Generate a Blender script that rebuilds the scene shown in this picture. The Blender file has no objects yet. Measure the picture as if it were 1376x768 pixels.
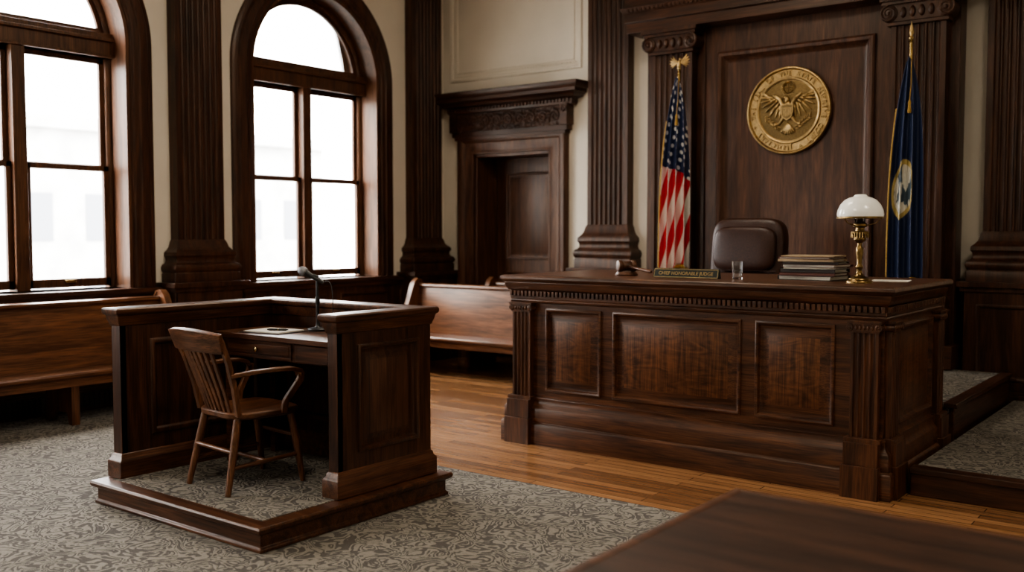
import bpy, bmesh, math, random
from mathutils import Vector, Matrix
random.seed(4)
pi=math.pi
V3=Vector
X=V3((1,0,0));Y=V3((0,1,0));Z=V3((0,0,1))

# ---------------------------------------------------------------- materials
def newmat(name):
    m=bpy.data.materials.new(name); m.use_nodes=True
    nt=m.node_tree; b=nt.nodes['Principled BSDF']
    return m,nt,b
def N(nt,t,**kw):
    n=nt.nodes.new(t)
    for k,v in kw.items(): setattr(n,k,v)
    return n
def plain(name,col,rough=.5,metal=0,noise=.06,nscale=30,bump=0,coat=0,emit=0,spec=.5):
    m,nt,b=newmat(name)
    tc=N(nt,'ShaderNodeTexCoord'); no=N(nt,'ShaderNodeTexNoise'); no.inputs['Scale'].default_value=nscale; no.inputs['Detail'].default_value=5
    nt.links.new(tc.outputs['Object'],no.inputs['Vector'])
    r=N(nt,'ShaderNodeValToRGB')
    r.color_ramp.elements[0].position=.3; r.color_ramp.elements[1].position=.7
    r.color_ramp.elements[0].color=[c*(1-noise*2) for c in col]+[1]
    r.color_ramp.elements[1].color=[min(1,c*(1+noise)) for c in col]+[1]
    nt.links.new(no.outputs['Fac'],r.inputs['Fac']); nt.links.new(r.outputs['Color'],b.inputs['Base Color'])
    b.inputs['Roughness'].default_value=rough; b.inputs['Metallic'].default_value=metal
    b.inputs['Coat Weight'].default_value=coat; b.inputs['Specular IOR Level'].default_value=spec
    if bump:
        bp=N(nt,'ShaderNodeBump'); bp.inputs['Strength'].default_value=bump; bp.inputs['Distance'].default_value=.004
        nt.links.new(no.outputs['Fac'],bp.inputs['Height']); nt.links.new(bp.outputs['Normal'],b.inputs['Normal'])
    if emit:
        b.inputs['Emission Color'].default_value=(*col,1); b.inputs['Emission Strength'].default_value=emit
    return m
def wood(name,c1,c2,axis,rough=.33,fig=0.0,sc=1.0,coat=.06):
    m,nt,b=newmat(name); L=nt.links.new
    tc=N(nt,'ShaderNodeTexCoord')
    def mp(a,o):
        mm=N(nt,'ShaderNodeMapping'); s=[o*sc]*3; s['xyz'.index(axis)]=a*sc
        mm.inputs['Scale'].default_value=s; L(tc.outputs['Object'],mm.inputs['Vector']); return mm
    n1=N(nt,'ShaderNodeTexNoise'); n1.inputs['Scale'].default_value=1; n1.inputs['Detail'].default_value=6; n1.inputs['Roughness'].default_value=.62; n1.inputs['Distortion'].default_value=.9
    L(mp(1.3,15).outputs[0],n1.inputs['Vector'])
    n2=N(nt,'ShaderNodeTexNoise'); n2.inputs['Scale'].default_value=1; n2.inputs['Detail'].default_value=4
    L(mp(5,150).outputs[0],n2.inputs['Vector'])
    r=N(nt,'ShaderNodeValToRGB'); r.color_ramp.elements[0].position=.36; r.color_ramp.elements[1].position=.66
    r.color_ramp.elements[0].color=(*c1,1); r.color_ramp.elements[1].color=(*c2,1)
    fac=n1.outputs['Fac']
    if fig:
        w=N(nt,'ShaderNodeTexNoise'); w.inputs['Scale'].default_value=1; w.inputs['Detail'].default_value=1; w.inputs['Distortion'].default_value=3.0
        L(mp(13,4).outputs[0],w.inputs['Vector'])
        mx=N(nt,'ShaderNodeMix',data_type='FLOAT'); mx.inputs[0].default_value=fig
        L(fac,mx.inputs[2]); L(w.outputs['Fac'],mx.inputs[3]); fac=mx.outputs[0]
    L(fac,r.inputs['Fac'])
    r2=N(nt,'ShaderNodeValToRGB'); r2.color_ramp.elements[0].position=.38; r2.color_ramp.elements[1].position=.58
    r2.color_ramp.elements[0].color=(.55,.52,.49,1); r2.color_ramp.elements[1].color=(1,1,1,1)
    L(n2.outputs['Fac'],r2.inputs['Fac'])
    mu=N(nt,'ShaderNodeMix',data_type='RGBA',blend_type='MULTIPLY'); mu.inputs[0].default_value=1
    L(r.outputs['Color'],mu.inputs[6]); L(r2.outputs['Color'],mu.inputs[7]); L(mu.outputs[2],b.inputs['Base Color'])
    mr=N(nt,'ShaderNodeMapRange'); mr.inputs[3].default_value=rough+.12; mr.inputs[4].default_value=rough-.03
    L(n2.outputs['Fac'],mr.inputs[0]); L(mr.outputs[0],b.inputs['Roughness'])
    bp=N(nt,'ShaderNodeBump'); bp.inputs['Strength'].default_value=.15; bp.inputs['Distance'].default_value=.002
    L(n2.outputs['Fac'],bp.inputs['Height']); L(bp.outputs['Normal'],b.inputs['Normal'])
    b.inputs['Specular IOR Level'].default_value=.42; b.inputs['Specular Tint'].default_value=(1,.90,.80,1)
    b.inputs['Coat Weight'].default_value=coat; b.inputs['Coat Roughness'].default_value=.25
    return m
D1=(.027,.0108,.0057);D2=(.092,.0365,.0182)       # dark trim walnut
W={a:wood('walnut_'+a,D1,D2,a) for a in 'xyz'}
B1=(.037,.0142,.0066);B2=(.145,.0575,.0262)      # bench oak
BW={a:wood('bench_oak_'+a,B1,B2,a,rough=.33) for a in 'xyz'}
BF=wood('bench_oak_figured',(.044,.0162,.0071),(.205,.082,.0355),'z',rough=.32,fig=.4)
RP=wood('reredos_panel_walnut',(.043,.0172,.0095),(.125,.053,.029),'z',rough=.36)
PW={a:wood('pew_oak_'+a,(.08,.031,.0135),(.235,.098,.045),a,rough=.28,coat=.15) for a in 'xyz'}
CW={a:wood('chair_oak_'+a,(.066,.026,.012),(.21,.087,.039),a,rough=.33,coat=.1) for a in 'xyz'}
TW=wood('counsel_table_walnut',(.024,.0092,.0048),(.068,.0275,.0148),'x',rough=.44)
TE=wood('counsel_table_edge_highlight',(.06,.025,.013),(.16,.068,.034),'x',rough=.36)  # lighter wood colour paints in the light caught by the moulded edge
WT=wood('window_sash_oak',(.062,.025,.0115),(.155,.066,.031),'z',rough=.38)
DW=wood('door_walnut',(.056,.0225,.0115),(.15,.065,.033),'z',rough=.36)
CREAM=plain('cream_plaster',(.77,.70,.585),.7,noise=.02,nscale=3)
CREAMT=plain('cream_moulding',(.77,.70,.585),.6,noise=.02)
CEIL=plain('ceiling_plaster',(.64,.59,.51),.8,noise=.02)
GOLD=plain('aged_gold',(.47,.33,.155),.38,metal=1,noise=.15,nscale=40,bump=.1)
GOLDD=plain('dark_patinated_gold',(.20,.135,.06),.5,metal=1,noise=.2,nscale=60,bump=.3)
BRASS=plain('brass',(.48,.35,.16),.25,metal=1,noise=.1)
BRASSD=plain('antique_brass',(.24,.16,.07),.3,metal=1,noise=.2)
BLACK=plain('black_satin_plastic',(.012,.012,.013),.4,noise=.1)
STEEL=plain('mic_grille_steel',(.25,.25,.26),.45,metal=.8,noise=.3,nscale=300,bump=.6)
LEATHER=plain('brown_leather',(.042,.0165,.010),.36,noise=.25,nscale=90,bump=.25,spec=.35)
MILK=plain('milk_glass',(.85,.84,.78),.15,noise=.01,emit=.06)
PAPER=plain('paper',(.70,.66,.58),.8,noise=.04,nscale=20)
MANILA=plain('manila_folder',(.46,.34,.21),.7)
REDF=plain('maroon_cover',(.12,.04,.027),.5)
DKF=plain('charcoal_cover',(.035,.024,.018),.5)
def carved():
    m=wood('carved_walnut',D1,D2,'x'); nt=m.node_tree
    v=N(nt,'ShaderNodeTexVoronoi'); v.inputs['Scale'].default_value=22
    tc=N(nt,'ShaderNodeTexCoord'); nt.links.new(tc.outputs['Object'],v.inputs['Vector'])
    bp=N(nt,'ShaderNodeBump'); bp.inputs['Strength'].default_value=1; bp.inputs['Distance'].default_value=.02
    nt.links.new(v.outputs['Distance'],bp.inputs['Height']); nt.links.new(bp.outputs['Normal'],nt.nodes['Principled BSDF'].inputs['Normal'])
    return m
CARV=carved()
def carpet():
    m,nt,b=newmat('patterned_carpet'); L=nt.links.new
    tc=N(nt,'ShaderNodeTexCoord')
    n=N(nt,'ShaderNodeTexNoise'); n.inputs['Scale'].default_value=6.0; n.inputs['Detail'].default_value=1.2; n.inputs['Distortion'].default_value=1.8
    L(tc.outputs['Object'],n.inputs['Vector'])
    mth=N(nt,'ShaderNodeMath',operation='MULTIPLY'); mth.inputs[1].default_value=44; L(n.outputs['Fac'],mth.inputs[0])
    sn=N(nt,'ShaderNodeMath',operation='SINE'); L(mth.outputs[0],sn.inputs[0])
    n3=N(nt,'ShaderNodeTexNoise'); n3.inputs['Scale'].default_value=24; n3.inputs['Detail'].default_value=1; n3.inputs['Distortion'].default_value=1; L(tc.outputs['Object'],n3.inputs['Vector'])
    m3=N(nt,'ShaderNodeMath',operation='MULTIPLY_ADD'); m3.inputs[1].default_value=3.2; m3.inputs[2].default_value=-1.6; L(n3.outputs['Fac'],m3.inputs[0])
    a3=N(nt,'ShaderNodeMath',operation='ADD'); L(sn.outputs[0],a3.inputs[0]); L(m3.outputs[0],a3.inputs[1])
    r=N(nt,'ShaderNodeValToRGB'); r.color_ramp.elements[0].position=.0; r.color_ramp.elements[1].position=.55
    r.color_ramp.elements[0].color=(.108,.099,.088,1); r.color_ramp.elements[1].color=(.26,.238,.203,1)
    mr=N(nt,'ShaderNodeMath',operation='MULTIPLY_ADD'); mr.inputs[1].default_value=.9; mr.inputs[2].default_value=.35; L(a3.outputs[0],mr.inputs[0]); L(mr.outputs[0],r.inputs['Fac'])
    f=N(nt,'ShaderNodeTexNoise'); f.inputs['Scale'].default_value=230; f.inputs['Detail'].default_value=2; L(tc.outputs['Object'],f.inputs['Vector'])
    r2=N(nt,'ShaderNodeValToRGB'); r2.color_ramp.elements[0].position=.35; r2.color_ramp.elements[1].position=.65
    r2.color_ramp.elements[0].color=(.8,.8,.8,1); r2.color_ramp.elements[1].color=(1,1,1,1); L(f.outputs['Fac'],r2.inputs['Fac'])
    mu=N(nt,'ShaderNodeMix',data_type='RGBA',blend_type='MULTIPLY'); mu.inputs[0].default_value=1
    L(r.outputs['Color'],mu.inputs[6]); L(r2.outputs['Color'],mu.inputs[7]); L(mu.outputs[2],b.inputs['Base Color'])
    b.inputs['Roughness'].default_value=.95; b.inputs['Specular IOR Level'].default_value=.1
    bp=N(nt,'ShaderNodeBump'); bp.inputs['Strength'].default_value=.35; bp.inputs['Distance'].default_value=.006
    ad=N(nt,'ShaderNodeMath',operation='ADD'); L(f.outputs['Fac'],ad.inputs[0]); L(sn.outputs[0],ad.inputs[1])
    L(ad.outputs[0],bp.inputs['Height']); L(bp.outputs['Normal'],b.inputs['Normal'])
    return m
CARPET=carpet()
def planks():
    m,nt,b=newmat('oak_plank_floor'); L=nt.links.new
    tc=N(nt,'ShaderNodeTexCoord')
    br=N(nt,'ShaderNodeTexBrick'); br.inputs['Scale'].default_value=1; br.inputs['Brick Width'].default_value=1.25; br.inputs['Row Height'].default_value=.078
    br.inputs['Mortar Size'].default_value=.0030; br.inputs['Color1'].default_value=(.37,.195,.092,1); br.inputs['Color2'].default_value=(.185,.088,.040,1); br.inputs['Mortar'].default_value=(.04,.018,.009,1)
    br.offset=.37
    L(tc.outputs['Object'],br.inputs['Vector'])
    mp=N(nt,'ShaderNodeMapping'); mp.inputs['Scale'].default_value=(3,55,1); L(tc.outputs['Object'],mp.inputs['Vector'])
    n=N(nt,'ShaderNodeTexNoise'); n.inputs['Scale'].default_value=1; n.inputs['Detail'].default_value=5; L(mp.outputs[0],n.inputs['Vector'])
    r=N(nt,'ShaderNodeValToRGB'); r.color_ramp.elements[0].position=.3; r.color_ramp.elements[1].position=.7
    r.color_ramp.elements[0].color=(.62,.57,.52,1); r.color_ramp.elements[1].color=(1.1,1.1,1.1,1); L(n.outputs['Fac'],r.inputs['Fac'])
    mu=N(nt,'ShaderNodeMix',data_type='RGBA',blend_type='MULTIPLY'); mu.inputs[0].default_value=1
    L(br.outputs['Color'],mu.inputs[6]); L(r.outputs['Color'],mu.inputs[7]); L(mu.outputs[2],b.inputs['Base Color'])
    b.inputs['Roughness'].default_value=.25
    bp=N(nt,'ShaderNodeBump'); bp.inputs['Strength'].default_value=.3; bp.inputs['Distance'].default_value=.002; bp.invert=True
    L(br.outputs['Fac'],bp.inputs['Height']); L(bp.outputs['Normal'],b.inputs['Normal'])
    return m
PLANK=planks()
def glassmat(name,tint=(1,1,1)):
    m=bpy.data.materials.new(name); m.use_nodes=True; nt=m.node_tree; nt.nodes.clear()
    o=N(nt,'ShaderNodeOutputMaterial'); t=N(nt,'ShaderNodeBsdfTransparent'); t.inputs[0].default_value=(*tint,1)
    g=N(nt,'ShaderNodeBsdfGlossy'); g.inputs['Roughness'].default_value=.03
    fr=N(nt,'ShaderNodeFresnel'); fr.inputs[0].default_value=1.45; mx=N(nt,'ShaderNodeMixShader')
    nt.links.new(fr.outputs[0],mx.inputs[0]); nt.links.new(t.outputs[0],mx.inputs[1]); nt.links.new(g.outputs[0],mx.inputs[2]); nt.links.new(mx.outputs[0],o.inputs[0])
    return m
GLASS=glassmat('window_glass')
TUMB,_nt,_b=newmat('tumbler_glass'); _b.inputs['Transmission Weight'].default_value=1; _b.inputs['Roughness'].default_value=.02; _b.inputs['IOR'].default_value=1.45; _b.inputs['Base Color'].default_value=(.95,.97,.97,1)

# ---------------------------------------------------------------- mesh builder
class B:
    def __init__(s): s.bm=bmesh.new(); s.mats=[]; s.mi=0; s.uv=s.bm.loops.layers.uv.new('UVMap'); s.T=None
    def use(s,m):
        if m not in s.mats: s.mats.append(m)
        s.mi=s.mats.index(m); return s
    def f(s,vs,uvs=None):
        try: fc=s.bm.faces.new(vs)
        except ValueError: return
        fc.material_index=s.mi
        if uvs:
            for l,u in zip(fc.loops,uvs): l[s.uv].uv=u
    def v(s,p): 
        if s.T is not None: p=s.T@V3(p)
        return s.bm.verts.new(p)
    def box(s,x0,x1,y0,y1,z0,z1):
        vs=[s.v((x,y,z)) for z in (z0,z1) for y in (y0,y1) for x in (x0,x1)]
        for q in ((0,2,3,1),(4,5,7,6),(0,1,5,4),(2,6,7,3),(0,4,6,2),(1,3,7,5)): s.f([vs[i] for i in q])
    def obox(s,O,U,V,Nn,u0,u1,v0,v1,n0,n1):
        vs=[s.v(O+U*u+V*v+Nn*n) for n in (n0,n1) for v in (v0,v1) for u in (u0,u1)]
        for q in ((0,2,3,1),(4,5,7,6),(0,1,5,4),(2,6,7,3),(0,4,6,2),(1,3,7,5)): s.f([vs[i] for i in q])
    def grid(s,rows,cu=False,cv=False,cap=False,uv=None):
        R=[[s.v(p) for p in r] for r in rows]; n=len(R); m=len(R[0])
        for i in range(n if cv else n-1):
            for j in range(m if cu else m-1):
                a,b_,c,d=R[i][j],R[i][(j+1)%m],R[(i+1)%n][(j+1)%m],R[(i+1)%n][j]
                s.f([a,b_,c,d],[uv(i,j),uv(i,j+1),uv(i+1,j+1),uv(i+1,j)] if uv else None)
        if cap: s.f(R[0][::-1]); s.f(R[-1])
        return R
    def sweep(s,path,prof,O=V3((0,0,0)),U=X,V=Y,Nn=Z,closed=False,pclosed=False,cap=True):
        n=len(path); rows=[]
        for i in range(n):
            p=path[i]
            def sn(a,b):
                dx,dy=b[0]-a[0],b[1]-a[1]; l=math.hypot(dx,dy); return (dy/l,-dx/l)
            ns=[]
            if closed or i>0: ns.append(sn(path[i-1],p))
            if closed or i<n-1: ns.append(sn(p,path[(i+1)%n]))
            if len(ns)==2:
                k=1+ns[0][0]*ns[1][0]+ns[0][1]*ns[1][1]; mx=(ns[0][0]+ns[1][0])/k; my=(ns[0][1]+ns[1][1])/k
            else: mx,my=ns[0]
            rows.append([O+U*(p[0]+mx*o)+V*(p[1]+my*o)+Nn*h for o,h in prof])
        s.grid(rows,cu=pclosed,cv=closed,cap=(cap and not closed and len(prof)>2))
    def prism(s,poly,O,U,V,Nn,n0,n1):
        a=[s.v(O+U*p[0]+V*p[1]+Nn*n0) for p in poly]; b_=[s.v(O+U*p[0]+V*p[1]+Nn*n1) for p in poly]; m=len(poly)
        s.f(a[::-1]); s.f(b_)
        for i in range(m): s.f([a[i],a[(i+1)%m],b_[(i+1)%m],b_[i]])
    def lathe(s,C,prof,seg=32,U=X,V=Y,Nn=Z):
        C=V3(C)
        s.grid([[C+U*(r*math.cos(2*pi*j/seg))+V*(r*math.sin(2*pi*j/seg))+Nn*h for j in range(seg)] for r,h in [(max(r,1e-4),h) for r,h in prof]],cu=True,cap=True)
    def tube(s,pts,rad,seg=8,flat=None,up=None):
        pts=[V3(p) for p in pts]; n=len(pts); rows=[]
        if not hasattr(rad,'__len__'): rad=[rad]*n
        prev=None
        for i in range(n):
            t=(pts[min(i+1,n-1)]-pts[max(i-1,0)]).normalized()
            if prev is None:
                a=V3(up) if up else (Z if abs(t.z)<.9 else X)
                nn=(a-t*a.dot(t)).normalized()
            else: nn=(prev-t*prev.dot(t)).normalized()
            prev=nn; bb=t.cross(nn)
            k=flat or 1
            rows.append([pts[i]+nn*(math.cos(2*pi*j/seg)*rad[i]*k)+bb*(math.sin(2*pi*j/seg)*rad[i]) for j in range(seg)])
        s.grid(rows,cu=True,cap=True)
    def bar(s,pts,w,h,up):
        pts=[V3(p) for p in pts]; n=len(pts); rows=[]
        ws=w if hasattr(w,'__len__') else [w]*n; hs=h if hasattr(h,'__len__') else [h]*n
        for i in range(n):
            t=(pts[min(i+1,n-1)]-pts[max(i-1,0)]).normalized(); a=V3(up); nn=(a-t*a.dot(t)).normalized(); bb=t.cross(nn)
            rows.append([pts[i]+nn*(hs[i]/2*q)+bb*(ws[i]/2*r) for q,r in ((1,1),(1,-1),(-1,-1),(-1,1))])
        s.grid(rows,cu=True,cap=True)
    def sup(s,C,R,e1=1,e2=1,M=None,nu=24,nv=14):
        C=V3(C); sg=lambda v,e: math.copysign(abs(v)**e,v); rows=[]
        for i in range(nv+1):
            a=-pi/2+pi*i/nv; a=max(min(a,pi/2-.02),-pi/2+.02)
            row=[]
            for j in range(nu):
                b_=2*pi*j/nu
                p=V3((R[0]*sg(math.cos(a),e1)*sg(math.cos(b_),e2),R[1]*sg(math.cos(a),e1)*sg(math.sin(b_),e2),R[2]*sg(math.sin(a),e1)))
                row.append(C+((M@p) if M else p))
            rows.append(row)
        s.grid(rows,cu=True,cap=True)
    def panels(s,O,U,V,Nn,W_,H_,ops,prof,fillmat=None):
        us=sorted({0,W_,*[o[0] for o in ops],*[o[1] for o in ops]}); vs=sorted({0,H_,*[o[2] for o in ops],*[o[3] for o in ops]})
        C={}
        def g(u,v,n=0):
            k=(round(u,5),round(v,5),round(n,5))
            if k not in C: C[k]=s.v(O+U*u+V*v+Nn*n)
            return C[k]
        base=s.mi
        for i in range(len(us)-1):
            for j in range(len(vs)-1):
                cu=(us[i]+us[i+1])/2; cv=(vs[j]+vs[j+1])/2
                if any(o[0]<cu<o[1] and o[2]<cv<o[3] for o in ops): continue
                s.f([g(us[i],vs[j]),g(us[i+1],vs[j]),g(us[i+1],vs[j+1]),g(us[i],vs[j+1])])
        for o in ops:
            pr=None
            for k,(ins,h) in enumerate(prof):
                a=(o[0]+ins,o[1]-ins,o[2]+ins,o[3]-ins)
                r=[g(a[0],a[2],h),g(a[1],a[2],h),g(a[1],a[3],h),g(a[0],a[3],h)]
                if pr:
                    for q in range(4): s.f([pr[q],pr[(q+1)%4],r[(q+1)%4],r[q]])
                pr=r
            if fillmat: s.use(fillmat)
            s.f(pr); s.mi=base
    def fluted(s,O,U,Nn,w,d,z0,z1,n,fd=None):
        e=w*.09; fw=(w-2*e)/n; land=fw*.22; pts=[(-w/2,0),(-w/2,d)]
        for i in range(n):
            a=-w/2+e+i*fw+land/2; b_=a+fw-land; c=(a+b_)/2; r=(b_-a)/2
            for k in range(7):
                t=pi*k/6; pts.append((c-r*math.cos(t),d-r*.85*math.sin(t)))
        pts+=[(w/2,d),(w/2,0)]
        s.prism(pts,V3((O[0],O[1],0)),U,Nn,Z,z0,z1)
    def spiral(s,C,U,V,r0,turns,rad,sgn=1,start=0,n=26):
        pts=[]; rr=[]
        for i in range(n+1):
            t=i/n; r=r0*(1-t*.92); a=start+sgn*turns*2*pi*t
            pts.append(C+U*(r*math.cos(a))+V*(r*math.sin(a))); rr.append(rad*(1-.5*t))
        s.tube(pts,rr,6)
    def capital(s,O,U,Nn,w,d,z0,z1):
        O=V3((O[0],O[1],0)); h=z1-z0
        s.obox(O,U,Z,Nn,-w/2-h*.1,w/2+h*.1,z0,z0+h*.12,0,d+h*.08)
        s.obox(O,U,Z,Nn,-w/2-h*.02,w/2+h*.02,z0+h*.12,z0+h*.75,0,d+h*.12)
        s.obox(O,U,Z,Nn,-w/2-h*.25,w/2+h*.25,z0+h*.72,z0+h*.84,0,d+h*.22)
        s.obox(O,U,Z,Nn,-w/2-h*.32,w/2+h*.32,z0+h*.84,z1,0,d+h*.3)
        for sg in (-1,1):
            c=O+U*(sg*(w/2+h*.02))+Z*(z0+h*.42)
            s.lathe(c,[(h*.3,0),(h*.3,d+h*.16),(h*.27,d+h*.18)],20,U,Z,Nn)
            s.spiral(c+Nn*(d+h*.19),U,Z,h*.3,2.2,h*.045,-sg,pi/2)
            s.sup(c+Nn*(d+h*.19),(h*.07,)*3,nu=8,nv=6)
        ne=max(3,int(w/(h*.3)))
        for i in range(ne):
            s.sup(O+U*(-w/2+w*(i+.5)/ne)+Z*(z0+h*.42)+Nn*(d+h*.12),(h*.11,h*.11,h*.2),nu=8,nv=6)
    def dentils(s,O,U,Nn,L,z0,z1,d,step):
        n=int(L/step); st=L/n
        for i in range(n): s.obox(O,U,Z,Nn,st*(i+.2),st*(i+.8),z0,z1,0,d)
    def addmesh(s,me,M):
        n0=len(s.bm.verts); nf=len(s.bm.faces)
        s.bm.from_mesh(me); s.bm.verts.ensure_lookup_table(); s.bm.faces.ensure_lookup_table()
        for v in s.bm.verts[n0:]: v.co=M@v.co
        for f in s.bm.faces[nf:]: f.material_index=s.mi
    def text(s,t,size,ext,M):
        cu=bpy.data.curves.new('t','FONT'); cu.body=t; cu.size=size; cu.extrude=ext; cu.align_x='CENTER'; cu.resolution_u=3
        ob=bpy.data.objects.new('t',cu); bpy.context.scene.collection.objects.link(ob); bpy.context.view_layer.update()
        me=bpy.data.meshes.new_from_object(ob.evaluated_get(bpy.context.evaluated_depsgraph_get()))
        s.addmesh(me,M); bpy.data.objects.remove(ob); bpy.data.meshes.remove(me)
    def done(s,name,bevel=.003,parent=None,loc=None,rotz=0,M=None,smooth=40,recalc=True,seg=2):
        if M: 
            for v in s.bm.verts: v.co=M@v.co
        if recalc: bmesh.ops.recalc_face_normals(s.bm,faces=s.bm.faces)
        me=bpy.data.meshes.new(name); s.bm.to_mesh(me); s.bm.free()
        for m in s.mats: me.materials.append(m)
        me.polygons.foreach_set('use_smooth',[True]*len(me.polygons)); me.set_sharp_from_angle(angle=math.radians(smooth))
        ob=bpy.data.objects.new(name,me); bpy.context.scene.collection.objects.link(ob)
        if bevel:
            bv=ob.modifiers.new('bevel','BEVEL'); bv.width=bevel; bv.segments=seg; bv.limit_method='ANGLE'; bv.angle_limit=math.radians(50); bv.harden_normals=False
        if loc: ob.location=loc
        ob.rotation_euler[2]=rotz
        if parent: ob.parent=parent
        return ob
def empty(name,loc=(0,0,0)):
    e=bpy.data.objects.new(name,None); e.location=loc; e.empty_display_size=.1; bpy.context.scene.collection.objects.link(e); return e
O0=V3((0,0,0))
RAISED=[(0,0),(0,.012),(.010,.017),(.022,.013),(.030,-.010),(.046,-.013),(.052,-.013),(.095,.003)]
FLAT=[(0,0),(0,.008),(.012,.012),(.026,.006),(.034,-.014)]

# ---------------------------------------------------------------- room shell
XL=-8.6; YB=9.73; XR=3.6; YF=-4.2; HC=5.3
SILL=1.10; SPR=3.41; RO=.94
WC=[7.57,4.28,1.01,-2.26]
b=B().use(PLANK); b.box(XL-.4,XR+.3,YF-.3,YB+1,-.12,0); b.done('floor',0)
b=B().use(CARPET); b.box(XL+.12,XR-.12,YF+.12,5.03,0.0005,.012); b.done('carpet',.003)
b=B().use(CEIL); b.box(XL-.4,XR+.3,YF-.3,YB+1,HC,HC+.15); b.done('ceiling',0)
b=B().use(CREAM)
def arc(c,r,n=28): return [(c-r*math.cos(pi*i/n),SPR+r*math.sin(pi*i/n)) for i in range(n+1)]
for xx in (XL,XL-.38):
    P=lambda y,z: V3((xx,y,z))
    ys=[YF-.3]+sum([[c-RO,c+RO] for c in sorted(WC)],[])+[YB+.6]
    for i in range(0,len(ys),2): b.grid([[P(ys[i],0),P(ys[i+1],0)],[P(ys[i],HC),P(ys[i+1],HC)]])
    for c in WC:
        b.grid([[P(c-RO,0),P(c+RO,0)],[P(c-RO,SILL),P(c+RO,SILL)]])
        a=arc(c,RO); b.grid([[P(y,z) for y,z in a],[P(y,HC) for y,z in a]])
for c in WC:
    a=[(c-RO,SILL)]+arc(c,RO)+[(c+RO,SILL)]
    b.grid([[V3((XL,y,z)) for y,z in a],[V3((XL-.38,y,z)) for y,z in a]],cu=True)
b.done('wall_left',0)
DX0,DX1,DZ=-8.05,-6.86,2.62
b=B().use(CREAM)
b.box(XL-.4,DX0,YB,YB+.25,0,HC); b.box(DX1,XR+.3,YB,YB+.25,0,HC); b.box(DX0,DX1,YB,YB+.25,DZ,HC)
b.box(DX0-.2,DX1+.2,YB+.55,YB+.65,0,HC)
b.done('wall_back',0)
b=B().use(CREAM); b.box(XR,XR+.2,YF-.3,YB,0,HC); b.done('wall_right',0)
b=B().use(CREAM); b.box(XL-.38,XR+.3,YF-.25,YF,0,HC); b.done('wall_front',0)

# ---------------------------------------------------------------- windows
CAS=[(-.245,0),(-.245,.03),(-.21,.05),(-.19,.05),(-.17,.075),(-.09,.085),(-.075,.07),(-.03,.07),(-.015,.05),(0,.05),(0,0)]
for wi,c in enumerate(WC):
    e=empty('window_%d'%(wi+1))
    path=[(c-RO,SILL)]+arc(c,RO,40)+[(c+RO,SILL)]
    b=B().use(W['z'])
    b.sweep(path,CAS,V3((XL,0,0)),Y,Z,X)
    b.use(WT)
    b.sweep(path,[(0,.04),(.035,.04),(.035,-.36),(0,-.36)],V3((XL,0,0)),Y,Z,X,pclosed=True)
    b.done('casing',.003,e)
    b=B().use(WT); XG=XL-.27
    b.sweep(path,[(.03,.05),(.06,.05),(.085,.03),(.085,-.05),(.03,-.05)],V3((XG,0,0)),Y,Z,X,pclosed=True)
    b.box(XG-.05,XG+.1,c-.06,c+.06,SILL,SPR-.1)
    b.box(XG-.06,XG+.1,c-RO+.03,c+RO-.03,SPR-.13,SPR+.10)
    b.box(XG-.06,XG+.13,c-RO+.03,c+RO-.03,SPR+.02,SPR+.05)
    b.box(XG-.06,XG+.12,c-RO+.03,c+RO-.03,SPR-.13,SPR-.105)
    for s0,s1 in ((c-RO+.08,c-.06),(c+.06,c+RO-.08)):
        for z0,z1,dx in ((SILL+.02,2.26,.03),(2.22,SPR-.13,-.02)):
            t=.05; x0=XG+dx-.02; x1=XG+dx+.02
            b.box(x0,x1,s0,s0+t,z0,z1); b.box(x0,x1,s1-t,s1,z0,z1); b.box(x0,x1,s0,s1,z0,z0+(t if dx<0 else .08)); b.box(x0,x1,s0,s1,z1-t,z1)
    a=arc(c,RO-.085,30)
    b.sweep(a,[(0,.02),(.045,.02),(.045,-.02),(0,-.02)],V3((XG,0,0)),Y,Z,X,pclosed=True)
    b.box(XG-.02,XG+.02,c-RO+.09,c+RO-.09,SPR+.08,SPR+.15)
    b.use(W['y']); b.box(XL-.37,XL+.12,c-RO-.25,c+RO+.25,SILL-.045,SILL)
    b.box(XL,XL+.09,c-RO-.22,c+RO+.22,SILL-.1,SILL-.045)
    b.done('sash_frames',.004,e)
    b=B().use(GLASS)
    b.grid([[V3((XG-.01,c-RO+.06,SILL)),V3((XG-.01,c+RO-.06,SILL))],[V3((XG-.01,c-RO+.06,SPR)),V3((XG-.01,c+RO-.06,SPR))]])
    a=arc(c,RO-.07,30); vs=[b.v((XG-.01,y,z)) for y,z in a]; b.f(vs)
    b.done('glass_panes',0,e)
    b=B().use(BRASS); b.box(XG+.05,XG+.07,c-.5,c-.4,SILL+.06,SILL+.09); b.box(XG+.05,XG+.07,c+.4,c+.5,SILL+.06,SILL+.09); b.done('sash_lifts',.002,e)

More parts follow.
